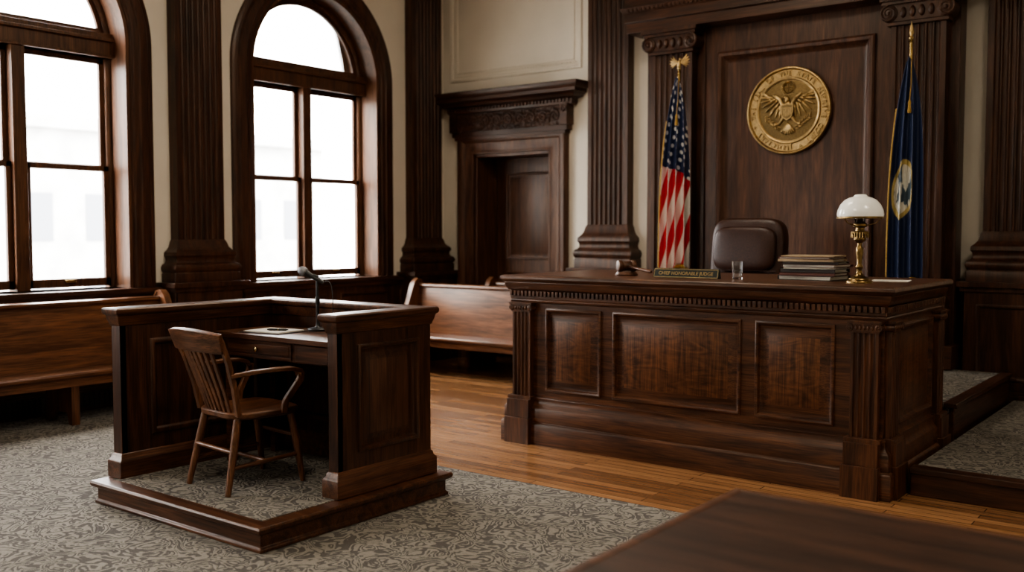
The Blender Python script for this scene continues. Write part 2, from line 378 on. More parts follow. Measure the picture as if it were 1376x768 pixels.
# ---------------------------------------------------------------- wainscot + pilasters
WH=1.06
def wains(name,O,U,Nn,L,n):
    b=B().use(W['z']); w=L/n
    ops=[(i*w+.11,(i+1)*w-.11,.26,WH-.14) for i in range(n)]
    b.panels(O+Nn*.05,U,Z,Nn,L,WH,ops,FLAT)
    b.use(W['x' if abs(U.x)>.5 else 'y'])
    b.obox(O,U,Z,Nn,0,L,0,.18,0,.075); b.obox(O,U,Z,Nn,0,L,.18,.2,0,.065)
    b.obox(O,U,Z,Nn,0,L,WH-.06,WH-.02,0,.08); b.obox(O,U,Z,Nn,0,L,WH-.02,WH+.02,0,.11)
    return b.done(name,.004)
wains('trim_1',V3((XL,YF,0)),Y,X,YB-YF,14)
wains('trim_2',V3((DX1+.28,YB,0)),X,-Y,XR-DX1-.28,9)
def pil(name,O,U,Nn,w=.54,n=7,z1=HC,pt=1.22,d=.13,bs=1):
    b=B().use(W['z']); Ov=V3((O[0],O[1],0))
    W2=w+.26
    b.panels(Ov+U*(-W2/2)+Nn*(d+.14),U,Z,Nn,W2,pt-.02,[(.12,W2-.12,.32,pt-.2)],FLAT)
    b.obox(Ov,U,Z,Nn,-W2/2,-W2/2+.02,0,pt-.02,0,d+.14); b.obox(Ov,U,Z,Nn,W2/2-.02,W2/2,0,pt-.02,0,d+.14)
    b.obox(Ov,U,Z,Nn,-W2/2+.01,W2/2-.01,0,pt-.02,0,d+.11)
    b.obox(Ov,U,Z,Nn,-W2/2-.03,W2/2+.03,0,.2,0,d+.17); b.obox(Ov,U,Z,Nn,-W2/2-.015,W2/2+.015,.2,.23,0,d+.155)
    b.obox(Ov,U,Z,Nn,-W2/2-.02,W2/2+.02,pt-.09,pt-.05,0,d+.16); b.obox(Ov,U,Z,Nn,-W2/2-.045,W2/2+.045,pt-.05,pt,0,d+.185)
    prof=[(.11,0),(.11,.1),(.10,.115),(.115,.14),(.12,.17),(.105,.205),(.08,.22),(.065,.25),(.07,.29),(.085,.31),(.08,.35),(.05,.38),(.03,.41),(.015,.47),(0,.5)]
    b.sweep([(-w/2,0),(-w/2,d),(w/2,d),(w/2,0)],[(-o,pt+h*bs) for o,h in prof],Ov,U,Nn,Z)
    b.fluted(O,U,Nn,w,d,pt,z1-.45,n)
    b.obox(Ov,U,Z,Nn,-w/2-.02,w/2+.02,z1-.45,z1-.38,0,d+.02); b.obox(Ov,U,Z,Nn,-w/2-.06,w/2+.06,z1-.38,z1-.15,0,d+.05); b.obox(Ov,U,Z,Nn,-w/2-.12,w/2+.12,z1-.15,z1,0,d+.12)
    return b.done(name,.003)
k=4
for y in (9.28,5.925,2.65,-.62): 
    pil('trim_%d'%k,(XL,y),Y,X,pt=1.14,bs=.84); k+=1
pil('trim_%d'%k,(-5.995,YB),X,-Y); k+=1
pil('trim_%d'%k,(-1.74,YB),X,-Y,w=.56,pt=1.19,bs=.9); k+=1
pil('trim_%d'%k,(1.6,YB),X,-Y,w=.56)

# ---------------------------------------------------------------- door
e=empty('door_1')
b=B().use(DW)
b.box(DX0,DX0+.04,YB-.02,YB+.48,0,DZ); b.box(DX1-.04,DX1,YB-.02,YB+.48,0,DZ); b.box(DX0,DX1,YB-.02,YB+.48,DZ-.04,DZ)
lw=DX1-DX0-.08
b.panels(V3((DX0+.04,YB+.40,0)),X,Z,-Y,lw,DZ-.04,[(.15,lw-.15,.25,1.12),(.15,lw-.15,1.28,DZ-.22)],RAISED)
b.box(DX0+.04,DX1-.04,YB+.43,YB+.46,0,DZ-.04)
b.done('leaf_and_jamb',.003,e)
b=B().use(DW)
A=[(0,0),(0,.05),(-.02,.06),(-.05,.05),(-.14,.055),(-.16,.075),(-.2,.09),(-.235,.09),(-.25,.07),(-.25,0)]
b.sweep([(DX0,0),(DX0,DZ),(DX1,DZ),(DX1,0)],A,V3((0,YB,0)),X,Z,-Y)
cx=(DX0+DX1)/2; hw=.84
b.use(W['x'])
b.box(cx-hw-.05,cx+hw+.05,YB-.12,YB,2.84,2.90)
b.box(cx-hw-.02,cx+hw+.02,YB-.105,YB,2.80,2.85)
b.use(CARV); b.box(cx-hw,cx+hw,YB-.10,YB,2.90,3.13)
b.use(W['x'])
nS=9
for i in range(nS):
    c=V3((cx-hw+.13+(2*hw-.26)*i/(nS-1),YB-.105,3.015)); sg=1 if i%2 else -1
    b.spiral(c,X,Z,.075,1.8,.014,sg,0 if i%2 else pi)
    b.sup(c+V3((.09,0,.04*sg)),(.03,.015,.018),nu=8,nv=6); b.sup(c+V3((.09,0,-.05*sg)),(.02,.012,.03),nu=8,nv=6)
CP=[(.10,3.13),(.12,3.14),(.13,3.17),(.13,3.2),(.2,3.22),(.22,3.25),(.26,3.27),(.26,3.31),(.29,3.335),(.31,3.37),(.31,3.385),(0,3.40)]
b.sweep([(cx-hw,YB),(cx-hw,YB-.001),(cx+hw,YB-.001),(cx+hw,YB)],[(o,h) for o,h in CP],O0,X,Y,Z)
b.dentils(V3((cx-hw-.1,YB,0)),X,-Y,2*hw+.2,3.165,3.2,.15,.05)
for sg in (-1,1):
    c=V3((cx+sg*(hw+.02),YB-.11,3.02)); b.box(c.x-.05,c.x+.05,YB-.15,YB,2.9,3.15)
    b.spiral(V3((c.x,YB-.16,3.08)),X,Z,.045,1.5,.01,sg,0)
b.done('architrave',.003,e)
b=B().use(BRASS); b.lathe((DX1-.12,YB+.40,1.05),[(.012,0),(.012,.05),(.03,.06),(.033,.08),(.02,.1),(0,.1)],16,X,Z,-Y); b.box(DX1-.145,DX1-.095,YB+.388,YB+.4,.95,1.15); b.done('door_knob',.001,e)

b=B().use(CREAMT)
M_=[(0,0),(0,.012),(.01,.02),(.025,.014),(.035,.02),(.045,0)]
b.sweep([(-8.42,3.60),(-8.42,5.1),(-6.47,5.1),(-6.47,3.60)],[(-o,h) for o,h in M_],V3((0,YB,0)),X,Z,-Y,closed=True)
b.sweep([(-8.34,3.68),(-8.34,5.02),(-6.55,5.02),(-6.55,3.68)],[(-o*.4,h*.5) for o,h in M_],V3((0,YB,0)),X,Z,-Y,closed=True)
for i in range(46): b.sup((-8.38+1.87*i/45,YB-.012,3.635),(.012,.01,.012),nu=6,nv=4)
b.done('trim_3',0)

# ---------------------------------------------------------------- daises
b=B().use(CARPET); b.box(-1.69,XR-.12,6.33,YB-.35,.0,.172)
b.use(W['x']); b.box(-1.70,XR-.12,6.28,6.34,0,.14); b.box(-1.70,XR-.12,6.255,6.36,.14,.18)
b.done('dais_lower',.006)
b=B().use(CARPET); b.box(-5.5,-1.76,7.5,YB-.35,0,.40); 
b.use(W['y']); b.box(-1.77,-1.725,7.46,YB-.35,0,.37); b.box(-1.80,-1.705,7.44,YB-.35,.37,.408)
b.use(W['x']); b.box(-5.52,-4.7,7.46,7.52,0,.37);b.box(-5.54,-4.7,7.44,7.56,.37,.408)
b.done('dais_upper',.006)

# ---------------------------------------------------------------- reredos
e=empty('judge_backdrop_panelling')
RX0,RX1,RY=-5.36,-2.20,9.42; YQ=YB-.12
b=B().use(W['z'])
b.box(RX0,RX1,RY+.03,YQ,0,3.76)
b.box(RX0,-4.68,RY-.02,RY+.04,.0,3.76); b.box(-2.80,RX1,RY-.02,RY+.04,.0,3.76)
b.use(RP)
PR=[(0,0),(0,.03),(.02,.045),(.05,.04),(.075,.01),(.10,-.012),(.13,-.014)]
b.panels(V3((-4.70,RY,.4)),X,Z,-Y,1.92,3.36,[(.16,1.76,.6,3.08)],PR,RP)
b.use(W['x']); b.box(RX0-.03,RX1+.03,RY-.2,YQ,.41,.62)
b.sweep([(RX0,YB-.005),(RX0,RY-.02),(RX1,RY-.02),(RX1,YB-.005)],[(.0,3.74),(.17,3.76),(.17,3.86),(.19,3.87),(.19,3.96),(.21,3.98),(.23,4.02),(.18,4.03),(.18,4.28),(.22,4.30),(.24,4.34),(.24,4.40),(.34,4.43),(.38,4.46),(.38,4.52),(.44,4.56),(.48,4.62),(.48,4.65),(0,4.66)],O0,X,Y,Z)
b.dentils(V3((RX0-.2,RY-.02,0)),X,-Y,RX1-RX0+.4,4.345,4.40,.27,.075)
b.dentils(V3((RX0-.15,RY-.02,0)),X,-Y,RX1-RX0+.3,3.975,4.015,.225,.05)
b.done('panelling',.004,e)
b=B().use(W['z'])
for cxp in (-5.01,-2.53):
    b.fluted((cxp,RY-.02),X,-Y,.48,.12,.9,3.5,6)
    prof=[(.06,.62),(.06,.95),(.05,.97),(.055,1.0),(.05,1.04),(.03,1.06),(.02,1.1),(0,1.13)]
    b.sweep([(-.24,0),(-.24,.12),(.24,.12),(.24,0)],[(-o,h) for o,h in prof],V3((cxp,RY-.02,0)),X,-Y,Z)
    b.capital((cxp,RY-.02),X,-Y,.48,.13,3.50,3.755)
b.done('fluted_pilasters',.002,e)

# seal -----------------------------------------------------------
b=B().use(GOLD); R=.432
b.lathe((0,0,0),[(R,0),(R,.022),(R-.008,.034),(R-.02,.036),(R-.028,.024),(R-.034,.016)],96)
b.lathe((0,0,0),[(.328,.012),(.328,.024),(.32,.034),(.310,.034),(.302,.028),(.298,.010)],96)
b.use(GOLDD); b.lathe((0,0,0),[(R-.01,0),(R-.01,.0155),(.0,.0155)],96); b.lathe((0,0,.0155),[(.3,0),(.29,.001),(.15,.008),(0,.010)],64)
b.use(GOLD)
for i in range(90):
    a=2*pi*i/90; b.sup(((R-.014)*math.cos(a),(R-.014)*math.sin(a),.036),(.008,.008,.006),nu=6,nv=4)
txt='THE SEAL OF THE STATE SUPREME COURT * JUDICIARY * '
for i,ch in enumerate(txt):
    if ch==' ': continue
    a=pi*1.05-2*pi*i/len(txt); 
    b.text(ch,.068,.010,Matrix.Rotation(a-pi/2,4,'Z')@Matrix.Translation((0,.342,.022)))
def rot(a): return Matrix.Rotation(a,3,'Z')
for sg in (-1,1):
    for j in range(9):
        t=j/8; a=math.radians(-88+128*t); L=.050+.035*math.sin(pi*(t*.8+.15))
        base=V3((sg*(.075+.105*t),.045+.085*math.sin(t*pi*.55),.026)); d=V3((sg*math.cos(a),math.sin(a),0)).normalized()
        b.sup(base+d*(L*.9),(L,.0125,.014),M=rot(math.atan2(d.y,d.x)),nu=10,nv=6)
    for j in range(6):
        t=j/5; a=math.radians(-80+100*t); d=V3((sg*math.cos(a),math.sin(a),0))
        base=V3((sg*(.07+.085*t),.055+.075*math.sin(t*pi*.55),.036)); b.sup(base+d*.028,(.036,.013,.014),M=rot(math.atan2(d.y,d.x)),nu=10,nv=6)
    b.tube([(sg*.045,.05,.036),(sg*.085,.115,.042),(sg*.14,.155,.04),(sg*.19,.135,.03)],[.02,.018,.013,.006],8)
    b.tube([(sg*.04,-.07,.03),(sg*.08,-.12,.03),(sg*.115,-.135,.03)],[.02,.014,.01],8)
    b.sup((sg*.12,-.135,.03),(.022,.016,.014),nu=8,nv=6)
    b.tube([(sg*.07,-.165,.028),(sg*.15,-.135,.028),(sg*.235,-.06,.028)],.006,6)
    for j in range(6):
        p=V3((sg*(.105+.025*j),-.158+.018*j,.028))
        for q in (-1,1): b.sup(p+V3((sg*-.005,q*.02,0)),(.022,.008,.009),M=rot(sg*(.6)+q*.6),nu=8,nv=5)
for j in range(7):
    a=-pi/2+(j-3)*.22; d=V3((math.cos(a),math.sin(a),0)); b.sup(V3((0,-.12,.024))+d*.06,(.065,.012,.014),M=rot(a),nu=10,nv=6)
b.sup((0,.0,.026),(.06,.10,.03),nu=16,nv=10)
b.sup((-.004,.105,.035),(.024,.035,.022),nu=12,nv=8); b.sup((-.02,.128,.038),(.022,.018,.018),nu=10,nv=8); b.tube([(-.035,.13,.04),(-.055,.125,.04),(-.06,.113,.038)],[.009,.006,.001],6)
sh=[(-.064,.055),(0,.067),(.064,.055),(.066,-.02),(.044,-.075),(0,-.10),(-.044,-.075),(-.066,-.02)]
b.prism(sh,O0,X,Y,Z,.03,.062)
b.use(GOLDD); b.prism([(x*.86,y*.86-.002) for x,y in sh],O0,X,Y,Z,.05,.0635); b.use(GOLD)
for j in range(6): b.box(-.045+.018*j-.005,-.045+.018*j+.005,-.065+abs(j-2.5)*.008,.018,.056,.070)
b.box(-.056,.056,.018,.024,.056,.070)
b.lathe((0,.222,0),[(.058,.012),(.058,.03),(.052,.036),(.046,.03),(.044,.014)],28)
for j in range(20): a=2*pi*j/20; b.sup((.068*math.cos(a),.222+.068*math.sin(a),.022),(.008,.008,.010),nu=6,nv=4)
for j in range(13):
    rr=0 if j==0 else (.017 if j<5 else .034); a=j*2*pi/(4 if j<5 else 8); b.sup((rr*math.cos(a),.222+rr*math.sin(a),.022),(.007,.007,.012),nu=6,nv=4)
M=Matrix.Translation((-3.775,RY-.002,2.83))@Matrix.Rotation(pi/2,4,'X')
b.done('court_seal',0,M=M)

# ---------------------------------------------------------------- judge's bench
e=empty('judge_bench')
x0,x1,y0,y1=-4.66,-1.82,6.10,7.38
U_=[(x0,y1),(x0,y0),(x1,y0),(x1,y1)]
b=B().use(BW['x'])
b.box(x0+.03,x1-.03,y0+.03,y1,0,1.25)
fw=x1-x0
OPF=[(-4.35-x0,-3.85-x0,.41,1.05),(-3.75-x0,-2.75-x0,.41,1.05),(-2.65-x0,-2.12-x0,.41,1.05)]
b.panels(V3((x0,y0,0)),X,Z,-Y,fw,1.2,OPF,RAISED,BF)
b.panels(V3((x1,y0,0)),Y,Z,X,y1-y0,1.2,[(.28,y1-y0-.22,.41,1.05)],RAISED,BF)
b.panels(V3((x0,y1,0)),-Y,Z,-X,y1-y0,1.2,[(.22,y1-y0-.28,.41,1.05)],RAISED,BF)
b.done('carcass',.002,e)
b=B().use(BW['x'])
b.sweep(U_,[(.075,0),(.075,.15),(.065,.165),(.055,.17),(.055,.27),(.045,.285),(.03,.30),(.02,.335),(.022,.355),(0,.365)],O0,X,Y,Z)
b.sweep(U_,[(0,1.085),(.012,1.09),(.018,1.105),(.012,1.115),(.02,1.12),(.02,1.18),(.035,1.19),(.05,1.22),(.055,1.245),(.045,1.252)],O0,X,Y,Z)
b.dentils(V3((x0-.02,y0,0)),X,-Y,fw+.04,1.14,1.178,.038,.036)
b.dentils(V3((x1,y0-.02,0)),Y,X,y1-y0+.02,1.14,1.178,.038,.036)
T=[(x0-.07,y1+.03),(x0-.07,y0-.07),(x1+.07,y0-.07),(x1+.07,y1+.03)]
b.box(x0-.065,x1+.065,y0-.065,y1+.03,1.262,1.2995)
b.sweep(T,[(-.05,1.248),(-.012,1.25),(.0,1.262),(.008,1.27),(.008,1.287),(0,1.297),(-.01,1.3)],O0,X,Y,Z)
b.done('top_and_mouldings',.002,e)
b=B().use(BW['z'])
for cxp in (-4.555,-1.925):
    Op=(cxp,y0)
    b.box(cxp-.115,cxp+.115,y0-.115,y0+.02,0,.2); b.box(cxp-.105,cxp+.105,y0-.095,y0+.02,.2,.34); b.box(cxp-.11,cxp+.11,y0-.075,y0+.02,.34,.365)
    b.fluted(Op,X,-Y,.17,.045,.36,1.03,4); b.capital(Op,X,-Y,.17,.045,1.015,1.09)
for cyp in (6.21,7.27):
    Op=(x1,cyp)
    b.box(x1-.02,x1+.095,cyp-.11,cyp+.11,0,.2); b.box(x1-.02,x1+.08,cyp-.10,cyp+.10,.2,.34); b.box(x1-.02,x1+.07,cyp-.10,cyp+.10,.34,.365)
    b.fluted(Op,Y,X,.16,.04,.36,1.03,4); b.capital(Op,Y,X,.16,.04,1.015,1.09)
b.done('fluted_pilasters',.0015,e)

# ---------------------------------------------------------------- witness box
e=empty('witness_stand')
wx0,wx1,wy0,wy1=-5.50,-3.97,3.09,4.50
b=B().use(BW['x'])
b.box(wx0+.01,wx1-.01,wy0+.01,wy1-.01,.012,.148)
b.sweep([(wx0,wy1),(wx0,wy0),(wx1,wy0),(wx1,wy1)],[(-.008,.013),(.012,.014),(.012,.03),(0,.04),(0,.105),(.018,.112),(.03,.122),(.034,.138),(.028,.15),(-.06,.152)],O0,X,Y,Z,closed=True)
b.use(CARPET); b.box(wx0+.06,wx1-.06,wy0+.06,wy1-.05,.1,.156)
b.done('platform',.003,e)
HT=1.14
b=B().use(W['z'])
lx0,lx1=-5.50,-5.41; ly=3.20; ry=3.67; rx0,rx1=-4.105,-4.03; by0,by1=4.34,4.43
def slab(ax0,ax1,ay0,ay1): b.box(ax0+.02,ax1-.02,ay0+.02,ay1-.02,.15,HT)
slab(lx0,lx1,ly,by1); slab(rx0,rx1,ry,by1); slab(lx0,rx1,by0,by1)
zz=.15; h=HT-zz; BOP=[(0,0),(0,.006),(.01,.012),(.028,.010),(.038,-.012)]
b.panels(V3((lx1,ly,zz)),Y,Z,X,by0-ly,h,[(.2,by0-ly-.12,.24,h-.16)],BOP)
b.panels(V3((lx0,by1,zz)),-Y,Z,-X,by1-ly,h,[(.14,by1-ly-.14,.24,h-.16)],BOP)
b.panels(V3((rx1,ry,zz)),Y,Z,X,by1-ry,h,[(.15,by1-ry-.11,.24,h-.14)],RAISED,RP)
b.panels(V3((rx0,by0,zz)),-Y,Z,-X,by0-ry,h,[(.1,by0-ry-.1,.24,h-.16)],BOP)
b.panels(V3((lx1,by0,zz)),X,Z,-Y,rx0-lx1,h,[(.12,(rx0-lx1)/2-.06,.24,h-.16),((rx0-lx1)/2+.06,rx0-lx1-.12,.24,h-.16)],BOP)
b.panels(V3((rx1,by1,zz)),-X,Z,Y,rx1-lx0,h,[(.12,(rx1-lx0)/2-.06,.24,h-.16),((rx1-lx0)/2+.06,rx1-lx0-.12,.24,h-.16)],BOP)
b.box(lx0,lx1,ly,ly+.04,zz,HT); b.box(rx0,rx1,ry,ry+.04,zz,HT)
b.done('enclosure_panels',.003,e)
b=B().use(BW['y'])
loop=[(lx0,by1),(lx0,ly),(lx1,ly),(lx1,by0),(rx0,by0),(rx0,ry),(rx1,ry),(rx1,by1)]
b.sweep(loop,[(0,.152),(.028,.154),(.028,.25),(.022,.262),(.014,.27),(.010,.29),(0,.30)],O0,X,Y,Z,closed=True)
b.sweep(loop,[(0,HT-.07),(.008,HT-.065),(.012,HT-.05),(.020,HT-.03),(.024,HT-.005),(.034,HT),(.040,HT+.01),(.040,HT+.03),(.032,HT+.038),(-.02,HT+.04)],O0,X,Y,Z,closed=True)
b.box(lx0-.025,lx1+.025,ly-.025,by1+.025,HT+.002,HT+.0385); b.box(rx0-.025,rx1+.025,ry-.025,by1+.025,HT+.002,HT+.0385); b.box(lx0,rx1,by0-.025,by1+.025,HT+.002,HT+.038)
b.done('rails_and_base',.003,e)
b=B().use(BW['x']); DT=1.0; dx0,dx1,dy0,dy1=-5.33,-4.15,3.80,4.29
b.box(dx0,dx1,dy0,dy1,DT-.03,DT)
b.box(dx0+.03,dx1-.01,dy0+.04,dy0+.07,DT-.15,DT-.03); b.box(dx0+.03,dx0+.06,dy0+.04,dy1,DT-.15,DT-.03); b.box(dx1-.04,dx1-.01,dy0+.04,dy1,DT-.15,DT-.03)
b.panels(V3((dx0+.1,dy0+.03,DT-.14)),X,Z,-Y,.62,.1,[(.012,.608,.012,.088)],[(0,0),(0,-.004),(.006,-.004),(.008,.003)])
b.box(dx0+.1,dx0+.72,dy0+.031,dy0+.05,DT-.14,DT-.04)
b.box(dx0+.76,dx1-.03,dy0+.03,dy0+.05,DT-.14,DT-.04)
for xx,yy in ((dx0+.04,dy0+.06),(dx0+.04,dy1-.08),(dx1-.09,dy0+.06),(dx1-.09,dy1-.08)): b.box(xx,xx+.05,yy,yy+.05,.156,DT-.03)
b.use(BRASS); b.lathe((dx0+.41,dy0+.03,DT-.09),[(.008,0),(.008,.012),(.017,.018),(.018,.026),(0,.03)],16,X,Z,-Y)
b.done('writing_shelf',.003,e)
b=B().use(DKF); M=Matrix.Translation((-4.95,4.00,DT+.001))@Matrix.Rotation(.12,4,'Z')
b.box(-.19,.15,-.135,.125,0,.004); b.use(PAPER); b.box(-.165,.13,-.12,.11,.004,.012); b.done('notepad',.001,M=M)
b=B().use(BLACK); b.tube([(-.07,0,0),(-.055,0,0),(.05,0,0),(.07,0,0)],[.004,.007,.007,.002],10); b.use(BRASS); b.tube([(.0,0,0),(.006,0,0)],.0075,10)
b.done('pen',0,M=Matrix.Translation((-4.90,3.97,DT+.021))@Matrix.Rotation(.5,4,'Z'))
b=B().use(BLACK); mc=V3((-4.80,4.21,DT+.001))
b.lathe(mc,[(.065,0),(.065,.012),(.058,.018),(.02,.024),(.014,.03),(.012,.05)],28)
b.tube([mc+Z*.03,mc+Z*.2,mc+Z*.33],[.011,.010,.009],12)
b.lathe(mc+Z*.17,[(.012,0),(.015,.01),(.015,.04),(.011,.05)],12)
h0=mc+Z*.33; dr=V3((-.75,-.35,.42)).normalized()
b.tube([h0-Z*.01,h0+Z*.015,h0+dr*.03+Z*.01],[.010,.012,.013],10)
b.tube([h0-dr*.05,h0+dr*.02,h0+dr*.06,h0+dr*.085],[.012,.015,.018,.023],14)
b.use(STEEL); b.tube([h0+dr*.085,h0+dr*.09,h0+dr*.115,h0+dr*.135,h0+dr*.145],[.023,.029,.031,.023,.006],16)
b.use(BLACK)
cb=[h0-dr*.05]
for i in range(1,15):
    t=i/14; cb.append(h0-dr*.05+V3((.05*t+.04*math.sin(t*pi),.02*t,.03*math.sin(t*pi*1.5)-.02*t-.25*t**2.2)))
b.tube(cb,.003,6)
b.done('microphone',0)

# ---------------------------------------------------------------- wooden armchair
b=B().use(CW['y'])
o=[]
for i in range(28):
    a=2*pi*i/28; sg=lambda v,e: math.copysign(abs(v)**e,v)
    o.append((.245*sg(math.cos(a),.5)*(1+.06*math.sin(a)),.01+.235*sg(math.sin(a),.55)))
def seatz(x,y,r): return .455-.018*(1-r)*(1+.3*math.cos(x*14))
rows=[[V3((x*.9,y*.9,.412)) for x,y in o],[V3((x,y,.425)) for x,y in o],[V3((x,y,.448)) for x,y in o],[V3((x*.97,y*.97,.456)) for x,y in o]]
for r in (.8,.6,.4,.2): rows.append([V3((x*r,y*r,seatz(x*r,y*r,r))) for x,y in o])
b.grid(rows,cu=True,cap=True)
b.use(CW['z'])
for sx in (-1,1):
    b.tube([(sx*.185,.17,.43),(sx*.20,.2,.25),(sx*.215,.235,.0)],[.023,.023,.016],12)
    b.tube([(sx*.175,-.17,.43),(sx*.195,-.215,.22),(sx*.215,-.265,.0)],[.023,.023,.017],12)
    b.bar([(sx*.205,-.185,.44),(sx*.22,-.215,.6),(sx*.235,-.26,.75),(sx*.250,-.32,.89)],[.038,.036,.036,.038],.028,(0,1,.1))
    b.use(CW['y'])
    b.bar([(sx*.235,-.245,.675),(sx*.265,-.12,.69),(sx*.285,.02,.695),(sx*.285,.12,.69),(sx*.278,.17,.675),(sx*.27,.185,.645)],[.035,.045,.055,.062,.055,.045],[.024,.022,.022,.024,.024,.03],(0,.0,1))
    b.use(CW['z'])
    b.bar([(sx*.27,.19,.665),(sx*.272,.185,.62),(sx*.262,.14,.56),(sx*.248,.10,.50),(sx*.238,.09,.43)],[.045,.04,.036,.036,.036],.026,(1,0,0))
    b.use(CW['y']); b.tube([(sx*.203,.215,.17),(sx*.205,-.235,.15)],.013,10); b.use(CW['z'])
b.use(CW['x']); b.tube([(-.2,-.01,.16),(.2,-.01,.16)],.013,10); b.tube([(-.2,.225,.27),(.2,.225,.27)],.013,10); b.tube([(-.195,-.22,.24),(.195,-.22,.24)],.013,10)
n=13; cr=[]
for i in range(n):
    t=-1+2*i/(n-1); cr.append((t*.268,-.315-.045*(1-t*t),.862+.012*(1-t*t)))
b.bar(cr,.028,[.115+.02*(1-(2*i/(n-1)-1)**2) for i in range(n)],(0,-.35,1))
b.use(CW['z'])
for i in range(7):
    t=-1+2*(i+1)/8
    b.bar([(t*.165,-.175-.02*(1-t*t),.44),(t*.175,-.215-.03*(1-t*t),.58),(t*.185,-.265-.035*(1-t*t),.72),(t*.195,-.305-.045*(1-t*t),.84)],[.026,.036,.038,.032],.012,(0,1,.3))
b.done('wooden_armchair',.004,loc=(-4.73,3.60,.156),rotz=-.10)

# ---------------------------------------------------------------- judge's leather chair
b=B().use(LEATHER)
M=Matrix.Rotation(-.10,3,'X')
b.sup((0,.27,.97),(.345,.10,.385),.38,.36,M,nu=48,nv=30)
b.sup((0,.195,.74),(.30,.07,.15),.5,.5,M,nu=30,nv=16)
b.sup((0,.18,1.08),(.295,.065,.20),.45,.5,M,nu=36,nv=18)
b.tube([(-.30,.150,.885),(-.15,.125,.89),(.15,.125,.89),(.30,.150,.885)],.006,6)
b.sup((0,-.02,.50),(.30,.29,.075),.4,.45,nu=36,nv=14)
for sx in (-1,1):
    b.sup((sx*.33,-.02,.70),(.045,.22,.035),.5,.5,nu=20,nv=10)
    b.tube([(sx*.33,.18,.69),(sx*.33,.2,.58),(sx*.28,.16,.47)],.025,8); b.tube([(sx*.33,-.16,.69),(sx*.33,-.16,.56),(sx*.28,-.10,.47)],.022,8)
b.use(BLACK); b.lathe((0,0,.09),[(.05,0),(.05,.1),(.03,.11),(.03,.36),(.12,.37)],16)
for i in range(5):
    a=2*pi*i/5+.3; c,s=math.cos(a),math.sin(a); b.bar([(0,0,.13),(c*.18,s*.18,.11),(c*.32,s*.32,.075)],[.07,.05,.035],[.05,.04,.03],(0,0,1)); b.sup((c*.32,s*.32,.03),(.03,.03,.03),nu=10,nv=8)
b.done('judge_leather_chair',0,loc=(-3.69,8.05,.402),smooth=70)

# ---------------------------------------------------------------- items on the bench
BT=1.3
b=B().use(BRASSD)
b.lathe((0,0,0),[(.085,0),(.085,.012),(.078,.018),(.07,.022),(.068,.03),(.05,.036),(.03,.05),(.02,.065),(.017,.09),(.024,.1),(.024,.11),(.016,.12),(.019,.16),(.024,.2),(.024,.23),(.015,.24),(.015,.26),(.035,.275),(.04,.285),(.036,.3),(.05,.315),(.055,.33),(.055,.335),(.03,.34),(.028,.36),(.045,.37),(.045,.385),(.02,.4),(.015,.42)],32)
for i in range(3):
    a=2*pi*i/3; b.tube([(.045*math.cos(a),.045*math.sin(a),.375),(.10*math.cos(a),.10*math.sin(a),.39),(.138*math.cos(a),.138*math.sin(a),.425)],.004,6)
b.lathe((0,0,0),[(.140,.42),(.149,.42),(.149,.432),(.14,.432)],40)
for i in range(20):
    a=2*pi*i/20; b.tube([(.053*math.cos(a),.053*math.sin(a),.33),(.053*math.cos(a),.053*math.sin(a),.295)],[.003,.005],5)
b.use(GLASS); b.lathe((0,0,0),[(.028,.385),(.035,.41),(.03,.46),(.022,.53)],20)
b.use(MILK); b.lathe((0,0,0),[(.144,.43),(.147,.445),(.142,.475),(.126,.51),(.10,.54),(.07,.556),(.045,.562),(.04,.57),(.034,.575),(.02,.577)],48)
b.done('desk_lamp',0,loc=(-2.10,6.47,BT),smooth=50)
b=B(); z=0; random.seed(8)
for i,(m,t,w,d,sp) in enumerate([(DKF,.030,.40,.30,0),(REDF,.020,.39,.29,1),(DKF,.026,.39,.28,1),(PAPER,.010,.36,.27,0),(REDF,.022,.40,.28,0),(DKF,.016,.38,.28,1),(MANILA,.018,.39,.28,1),(REDF,.014,.38,.28,0),(MANILA,.010,.37,.27,1)]):
    b.T=Matrix.Translation((random.uniform(-.02,.02),random.uniform(-.02,.02),z))@Matrix.Rotation(random.uniform(-.12,.12),4,'Z')
    b.use(m); b.box(-w/2,w/2,-d/2,d/2,0,.0035); b.box(-w/2,w/2,-d/2,d/2,t-.0035,t); b.box(-w/2,-w/2+.004,-d/2,d/2,0,t); b.box(-w/2,w/2,d/2-.004,d/2,0,t)
    if sp: b.box(-w/2,w/2,-d/2,-d/2+.004,0,t)
    b.use(PAPER)
    for k in range(3): b.box(-w/2+.008,w/2-.012-random.random()*.01,-d/2+.008-random.random()*.003,d/2-.01,.0035+(t-.007)*k/3,.0035+(t-.007)*(k+.85)/3)
    z+=t+.0005
b.T=None
b.done('case_file_stack',.001,loc=(-2.49,6.72,BT+.001))
b=B().use(TUMB); b.lathe((0,0,0),[(.034,0),(.042,.125),(.0405,.126),(.039,.125),(.032,.014),(0,.012)],32)
b.done('water_glass',0,loc=(-2.94,6.44,BT+.001))
b=B().use(plain('nameplate_green',(.012,.016,.010),.35)); b.prism([(0,0),(.05,0),(.03,.068),(.02,.068)],V3((-.26,0,0)),Y,Z,X,0,.52)
b.use(GOLD)
b.text('CHIEF HONORABLE JUDGE',.036,.0015,Matrix.Translation((0,.0065,.0215))@Matrix.Rotation(math.radians(73.6),4,'X')@Matrix.Translation((0,0,.0015)))
S=Matrix.Rotation(math.radians(73.6),4,'X')
for (a0,a1,c0,c1) in ((-.255,.255,.004,.008),(-.255,.255,.062,.066),(-.255,-.251,.004,.066),(.251,.255,.004,.066)):
    vs=[S@V3((x,y,.001)) for x,y in ((a0,c0),(a1,c0),(a1,c1),(a0,c1))]; b.f([b.v(p) for p in vs])
